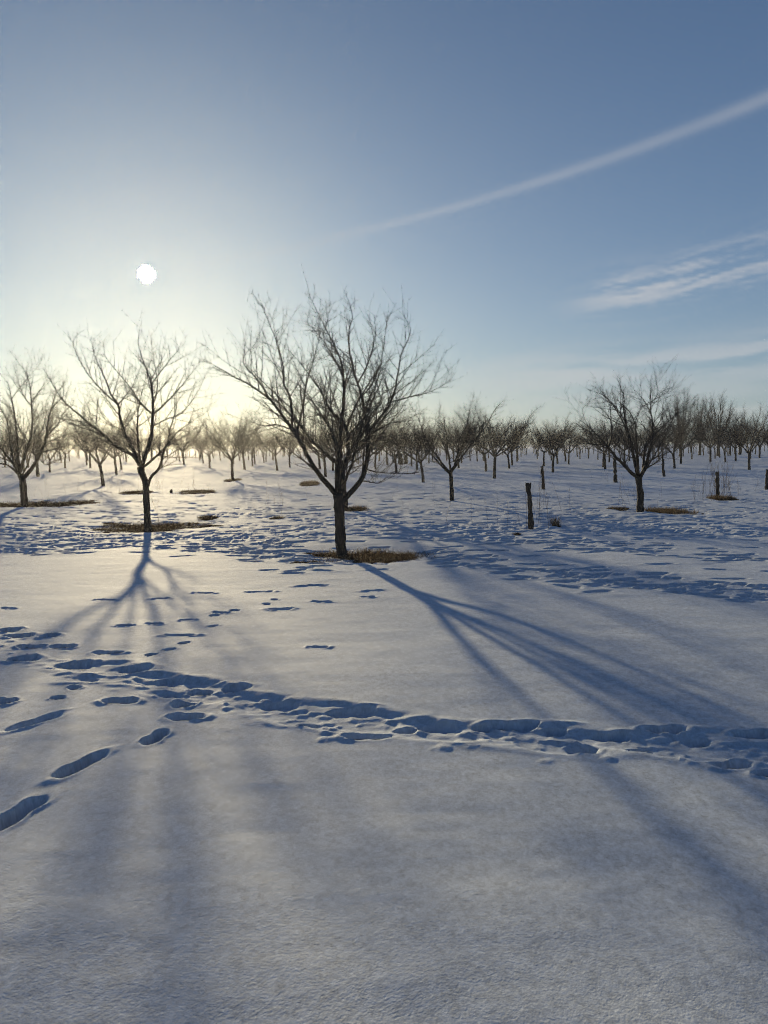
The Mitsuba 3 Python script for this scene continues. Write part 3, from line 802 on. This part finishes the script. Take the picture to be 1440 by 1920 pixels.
# ------------------------------------------------------------------ dry grass where the snow has melted
GR = [((692, 1036), 132, 15, 'patch of matted brown grass round the foot of the big centre tree', 1.0),
      ((285, 984), 112, 11, 'strip of brown grass round the foot of the slim tree under the sun', 1.0),
      ((70, 945), 102, 7, 'strip of dark brown grass at the foot of the leftmost tree', 1.0),
      ((1258, 957), 46, 7, 'clump of yellow-brown grass just right of the broad right tree', 1.25),
      ((1160, 955), 18, 4, 'small dark grass patch left of the foot of the broad right tree', 0.8),
      ((668, 953), 24, 5, 'small grass patch behind the trunk of the big centre tree', 1.0),
      ((1041, 981), 8, 4, 'pale upright grass tuft right of the thickest post', 2.2),
      ((970, 999), 12, 2, 'small flat grass patch left of the foot of the thickest post', 0.7),
      ((368, 924), 34, 3, 'thin grass patch in the sunlit snow right of the slim tree', 0.9),
      ((255, 925), 30, 3, 'thin grass patch in the sunlit snow behind the slim tree', 1.0),
      ((388, 970), 20, 4, 'small grass patch at the right end of the strip under the slim tree', 0.8),
      ((582, 910), 18, 4, 'grass tuft left of the big centre trunk in the middle distance', 1.6),
      ((520, 968), 17, 3, 'little grass patch in the snow left of the big centre trunk', 0.8),
      ((437, 901), 14, 3, 'grass at the foot of the low spreading cherry tree at left', 1.0),
      ((1350, 936), 22, 4, 'grass at the foot of the weed-wrapped post', 1.4),
      ((570, 1050), 40, 4, 'thin brown grass showing through trodden snow left of the big centre tree', 0.6)]


def grass_patch(key, c, hw, hh, label, tall, seed):
    rg = np.random.default_rng(seed)
    x, y = ground(*c)
    a = hw * y / FX
    b = max(0.82 * hh * y * y / (FX * EYE), 0.13)
    # thatch: a low uneven mat that dips under the snow at its ragged edge
    th = np.linspace(0, 2 * np.pi, 72, endpoint=False)
    q = np.linspace(0.0, 1.25, 16)
    Q, TH = np.meshgrid(q, th, indexing='ij')
    gx, gy = x + a * Q * np.cos(TH), y + b * Q * np.sin(TH)
    P = np.stack([gx, gy, 0 * gx], -1)
    edge = 1.9 * (meshkit.fbm(P / [0.5, 0.36, 1], 3, seed) - 0.5)
    z = snow_height(gx.ravel(), gy.ravel()).reshape(gx.shape) + 0.05 * np.clip(0.78 - Q - 0.9 * edge, -2, 0.5) + 0.035 * (meshkit.fbm(P / 0.09, 2, seed + 1) - 0.5)
    v = np.stack([gx, gy, z], -1).reshape(-1, 3)
    i, j = np.meshgrid(np.arange(15), np.arange(72), indexing='ij')
    j2 = (j + 1) % 72
    f4 = np.stack([i * 72 + j, (i + 1) * 72 + j, (i + 1) * 72 + j2, i * 72 + j2], -1).reshape(-1, 4)
    f = np.vstack([f4[:, [0, 1, 2]], f4[:, [0, 2, 3]]])
    col = np.tile([[0.125, 0.085, 0.052]], (len(v), 1)) * rg.uniform(0.6, 1.3, (len(v), 1))
    n = int(min(max(math.pi * a * b * 3600, 260), 12000))
    rr, t = np.sqrt(rg.uniform(0, 1, n)), rg.uniform(0, 2 * np.pi, n)
    px_, py_ = x + a * rr * np.cos(t), y + b * rr * np.sin(t)
    ed = 1.9 * (meshkit.fbm(np.stack([px_, py_, 0 * px_], -1) / [0.5, 0.36, 1], 3, seed) - 0.5)
    keep = rr + 0.9 * ed < rg.uniform(0.45, 1.15, n)
    px_, py_ = px_[keep], py_[keep]; n = len(px_)
    pz = snow_height(px_, py_)
    L = rg.uniform(0.05, 0.16, n) * tall ** 0.8
    az = rg.uniform(0, 2 * np.pi, n); el = np.clip(rg.normal(0.45 * tall, 0.35, n), 0.05, 1.5)
    d = np.stack([np.cos(az) * np.cos(el), np.sin(az) * np.cos(el), np.sin(el)], 1)
    side = np.stack([-np.sin(az), np.cos(az), 0 * az], 1) * (rg.uniform(0.0016, 0.0035, n) * (1 + 0.02 * y))[:, None]
    o = np.stack([px_, py_, pz], 1)
    m = o + d * (L * 0.55)[:, None]
    e = o + d * L[:, None] - [0, 0, 1] * (L * rg.uniform(0.05, 0.3, n))[:, None]
    bv = np.stack([o - side, o + side, m - side * 0.8, m + side * 0.8, e], 1).reshape(-1, 3)
    k = (np.arange(n) * 5)[:, None]
    bf = np.vstack([k + [0, 1, 3], k + [0, 3, 2], k + [2, 3, 4]]) + len(v)
    base = np.array([[0.150, 0.112, 0.076], [0.20, 0.158, 0.112], [0.098, 0.074, 0.054], [0.125, 0.102, 0.070]])[rg.integers(0, 4, n)] * rg.uniform(0.65, 1.15, (n, 1))
    scene[key] = mikit.ply((np.vstack([v, bv]), np.vstack([f, bf])), 'grass_material', color=np.vstack([col, np.repeat(base, 5, 0)]))
    labels[key] = {'label': label, 'category': 'grass', 'kind': 'stuff'}


for k, (c, hw, hh, lab, tall) in enumerate(GR):
    grass_patch('dry_grass' + (f'_{k:03d}' if k else ''), c, hw, hh, lab, tall, 600 + 7 * k)


# ------------------------------------------------------------------ dry weeds poking through the snow
def weed_mesh(seed, h, branchy):
    rg = np.random.default_rng(seed)
    P = smooth_line([[0, 0, -0.05], [rg.normal(0, 0.02), rg.normal(0, 0.02), h * 0.5], [rg.normal(0, 0.07), rg.normal(0, 0.07), h]], 0.06, rg, 0.003)
    r = taper_radii(len(P), 0.0032, 0.0016)
    C1, R1 = sprout([P], [r], 0.075 / branchy, rg, (0.08, 0.28), 0.003, 3, 0.7, ang=(0.4, 0.8), t0=0.3, taper=0.5, min_r=0.0016)
    C2, R2 = sprout(list(C1), list(R1), 0.07, rg, (0.03, 0.09), 0.0025, 2, 0.5, t0=0.5, taper=0.2, min_r=0.0018)
    return join([tubes(P[None], r[None], 4)] + [tubes(c, q, 3) for c, q in ((C1, R1), (C2, R2)) if len(c)])


N_WEED = 7
for k in range(N_WEED):
    scene[f'weed_shape_{k}'] = {'type': 'shapegroup', 'stalk': mikit.ply(weed_mesh(700 + k, 0.55 + 0.06 * k, 0.35 + 0.35 * (k % 3)), 'weed_material')}
weed_no = 0
for (cx, cy), sx, sy, n, s0, s1, lab, grp in [
        ((1028, 968), 34, 12, 11, 0.6, 1.4, 'thin dry weed stalk in the loose stand right of the thickest post', 'weeds right of the thickest post'),
        ((975, 982), 26, 8, 3, 0.7, 1.3, 'thin dry weed stalk beside the foot of the thickest post', 'weeds at the thickest post'),
        ((1352, 932), 18, 4, 26, 0.8, 1.5, 'reddish dry weed stalk in the dense stand around the weed-wrapped post', 'weeds round the post near the right edge'),
        ((1318, 938), 10, 3, 6, 0.7, 1.3, 'thin dry weed stalk left of the weed-wrapped post', 'weeds left of the weed-wrapped post'),
        ((1395, 925), 40, 5, 8, 0.5, 0.9, 'short dry weed stalk between the weed-wrapped post and the right edge', 'weeds near the right edge'),
        ((1235, 930), 60, 6, 9, 0.4, 0.9, 'dry weed stalk in the snow behind the broad right tree', 'weeds behind the broad right tree'),
        ((1185, 952), 22, 5, 9, 0.5, 1.0, 'fine dry weed stalk at the foot of the broad right tree', 'weeds at the broad right tree'),
        ((360, 922), 48, 4, 16, 0.5, 1.0, 'thin weed stalk in the sunlit snow right of the slim tree under the sun', 'weeds right of the slim tree'),
        ((232, 922), 30, 8, 12, 0.6, 1.3, 'thin weed stalk in the sunlit snow left of the slim tree under the sun', 'weeds left of the slim tree'),
        ((292, 918), 5, 3, 6, 0.7, 1.2, 'reddish weed stalk close behind the trunk of the slim tree', 'weeds behind the slim trunk'),
        ((110, 925), 50, 8, 14, 0.5, 1.0, 'thin weed stalk between the leftmost tree and the slim tree', 'weeds between the two left trees'),
        ((292, 982), 8, 3, 3, 0.9, 1.3, 'leaning twig-like weed against the trunk foot of the slim tree', 'weeds at the slim trunk foot'),
        ((530, 955), 30, 10, 7, 0.6, 1.2, 'thin weed stalk in the snow left of the big centre trunk', 'weeds left of the centre trunk'),
        ((795, 930), 60, 14, 9, 0.5, 1.0, 'faint weed stalk between the big centre tree and the bent slender tree', 'weeds right of the centre tree'),
        ((915, 985), 40, 8, 5, 0.6, 1.2, 'thin lone weed stalk left of the thickest post', 'weeds left of the thickest post'),
        ((1105, 900), 40, 6, 8, 0.6, 1.1, 'dry weed stalk in the snow left of the straight dark post', 'weeds left of the straight post')]:
    rw = np.random.default_rng(3000 + cx)
    for _ in range(n):
        x, y = ground(cx + rw.normal(0, sx), max(cy + rw.normal(0, sy), 862))
        key = 'dry_weed' + (f'_{weed_no:03d}' if weed_no else ''); weed_no += 1
        s = rw.uniform(s0, s1)
        scene[key] = {'type': 'instance', 'to_world': T().translate([float(x), float(y), H(x, y) - 0.03]).rotate([0, 1, 0], float(rw.normal(-2, 7))).rotate([0, 0, 1], float(rw.uniform(0, 360))).scale([float(s * 1.0), float(s * 1.0), float(s)]),
                      'shapegroup': {'type': 'ref', 'id': f'weed_shape_{rw.integers(N_WEED)}'}}
        labels[key] = {'label': lab, 'category': 'weed', 'group': grp}

# ------------------------------------------------------------------ morning haze between the trees
scene['haze_air'] = {'type': 'homogeneous', 'albedo': rgb(0.95, 0.95, 0.95), 'sigma_t': 0.00042, 'phase': {'type': 'hg', 'g': 0.78}}
scene['haze'] = {'type': 'cube', 'to_world': T().translate([0, 160, 3.4]).scale([300, 330, 4.9]), 'bsdf': {'type': 'null'}, 'interior': {'type': 'ref', 'id': 'haze_air'}}
scene['camera']['medium'] = {'type': 'ref', 'id': 'haze_air'}
labels['haze'] = {'label': 'thin morning haze lying between the orchard trees', 'category': 'haze', 'kind': 'stuff'}


for _g in {l.get('group') for l in labels.values() if l.get('category') == 'weed'}:
    _ks = [k for k, l in labels.items() if l.get('group') == _g]
    if len(_ks) <= 6:
        _ks.sort(key=lambda k: (lambda m: m[0, 3] / m[1, 3])(np.array(scene[k]['to_world'].matrix)))
        for _i, _k in enumerate(_ks):
            labels[_k]['label'] = labels[_k]['label'] + f', {ORD[_i]} from left'

for _k, _l in labels.items():
    if 'label' in _l and len(_l['label'].split()) > 16: print('LONG', _k, _l['label'])
print('triangles', sum(len(meshkit.WRITTEN[d['filename']][1]) for d in scene.values() if d.get('type') == 'ply'), 'in shapes', sum(len(meshkit.WRITTEN[e['filename']][1]) for d in scene.values() if d.get('type') == 'shapegroup' for e in d.values() if isinstance(e, dict)))
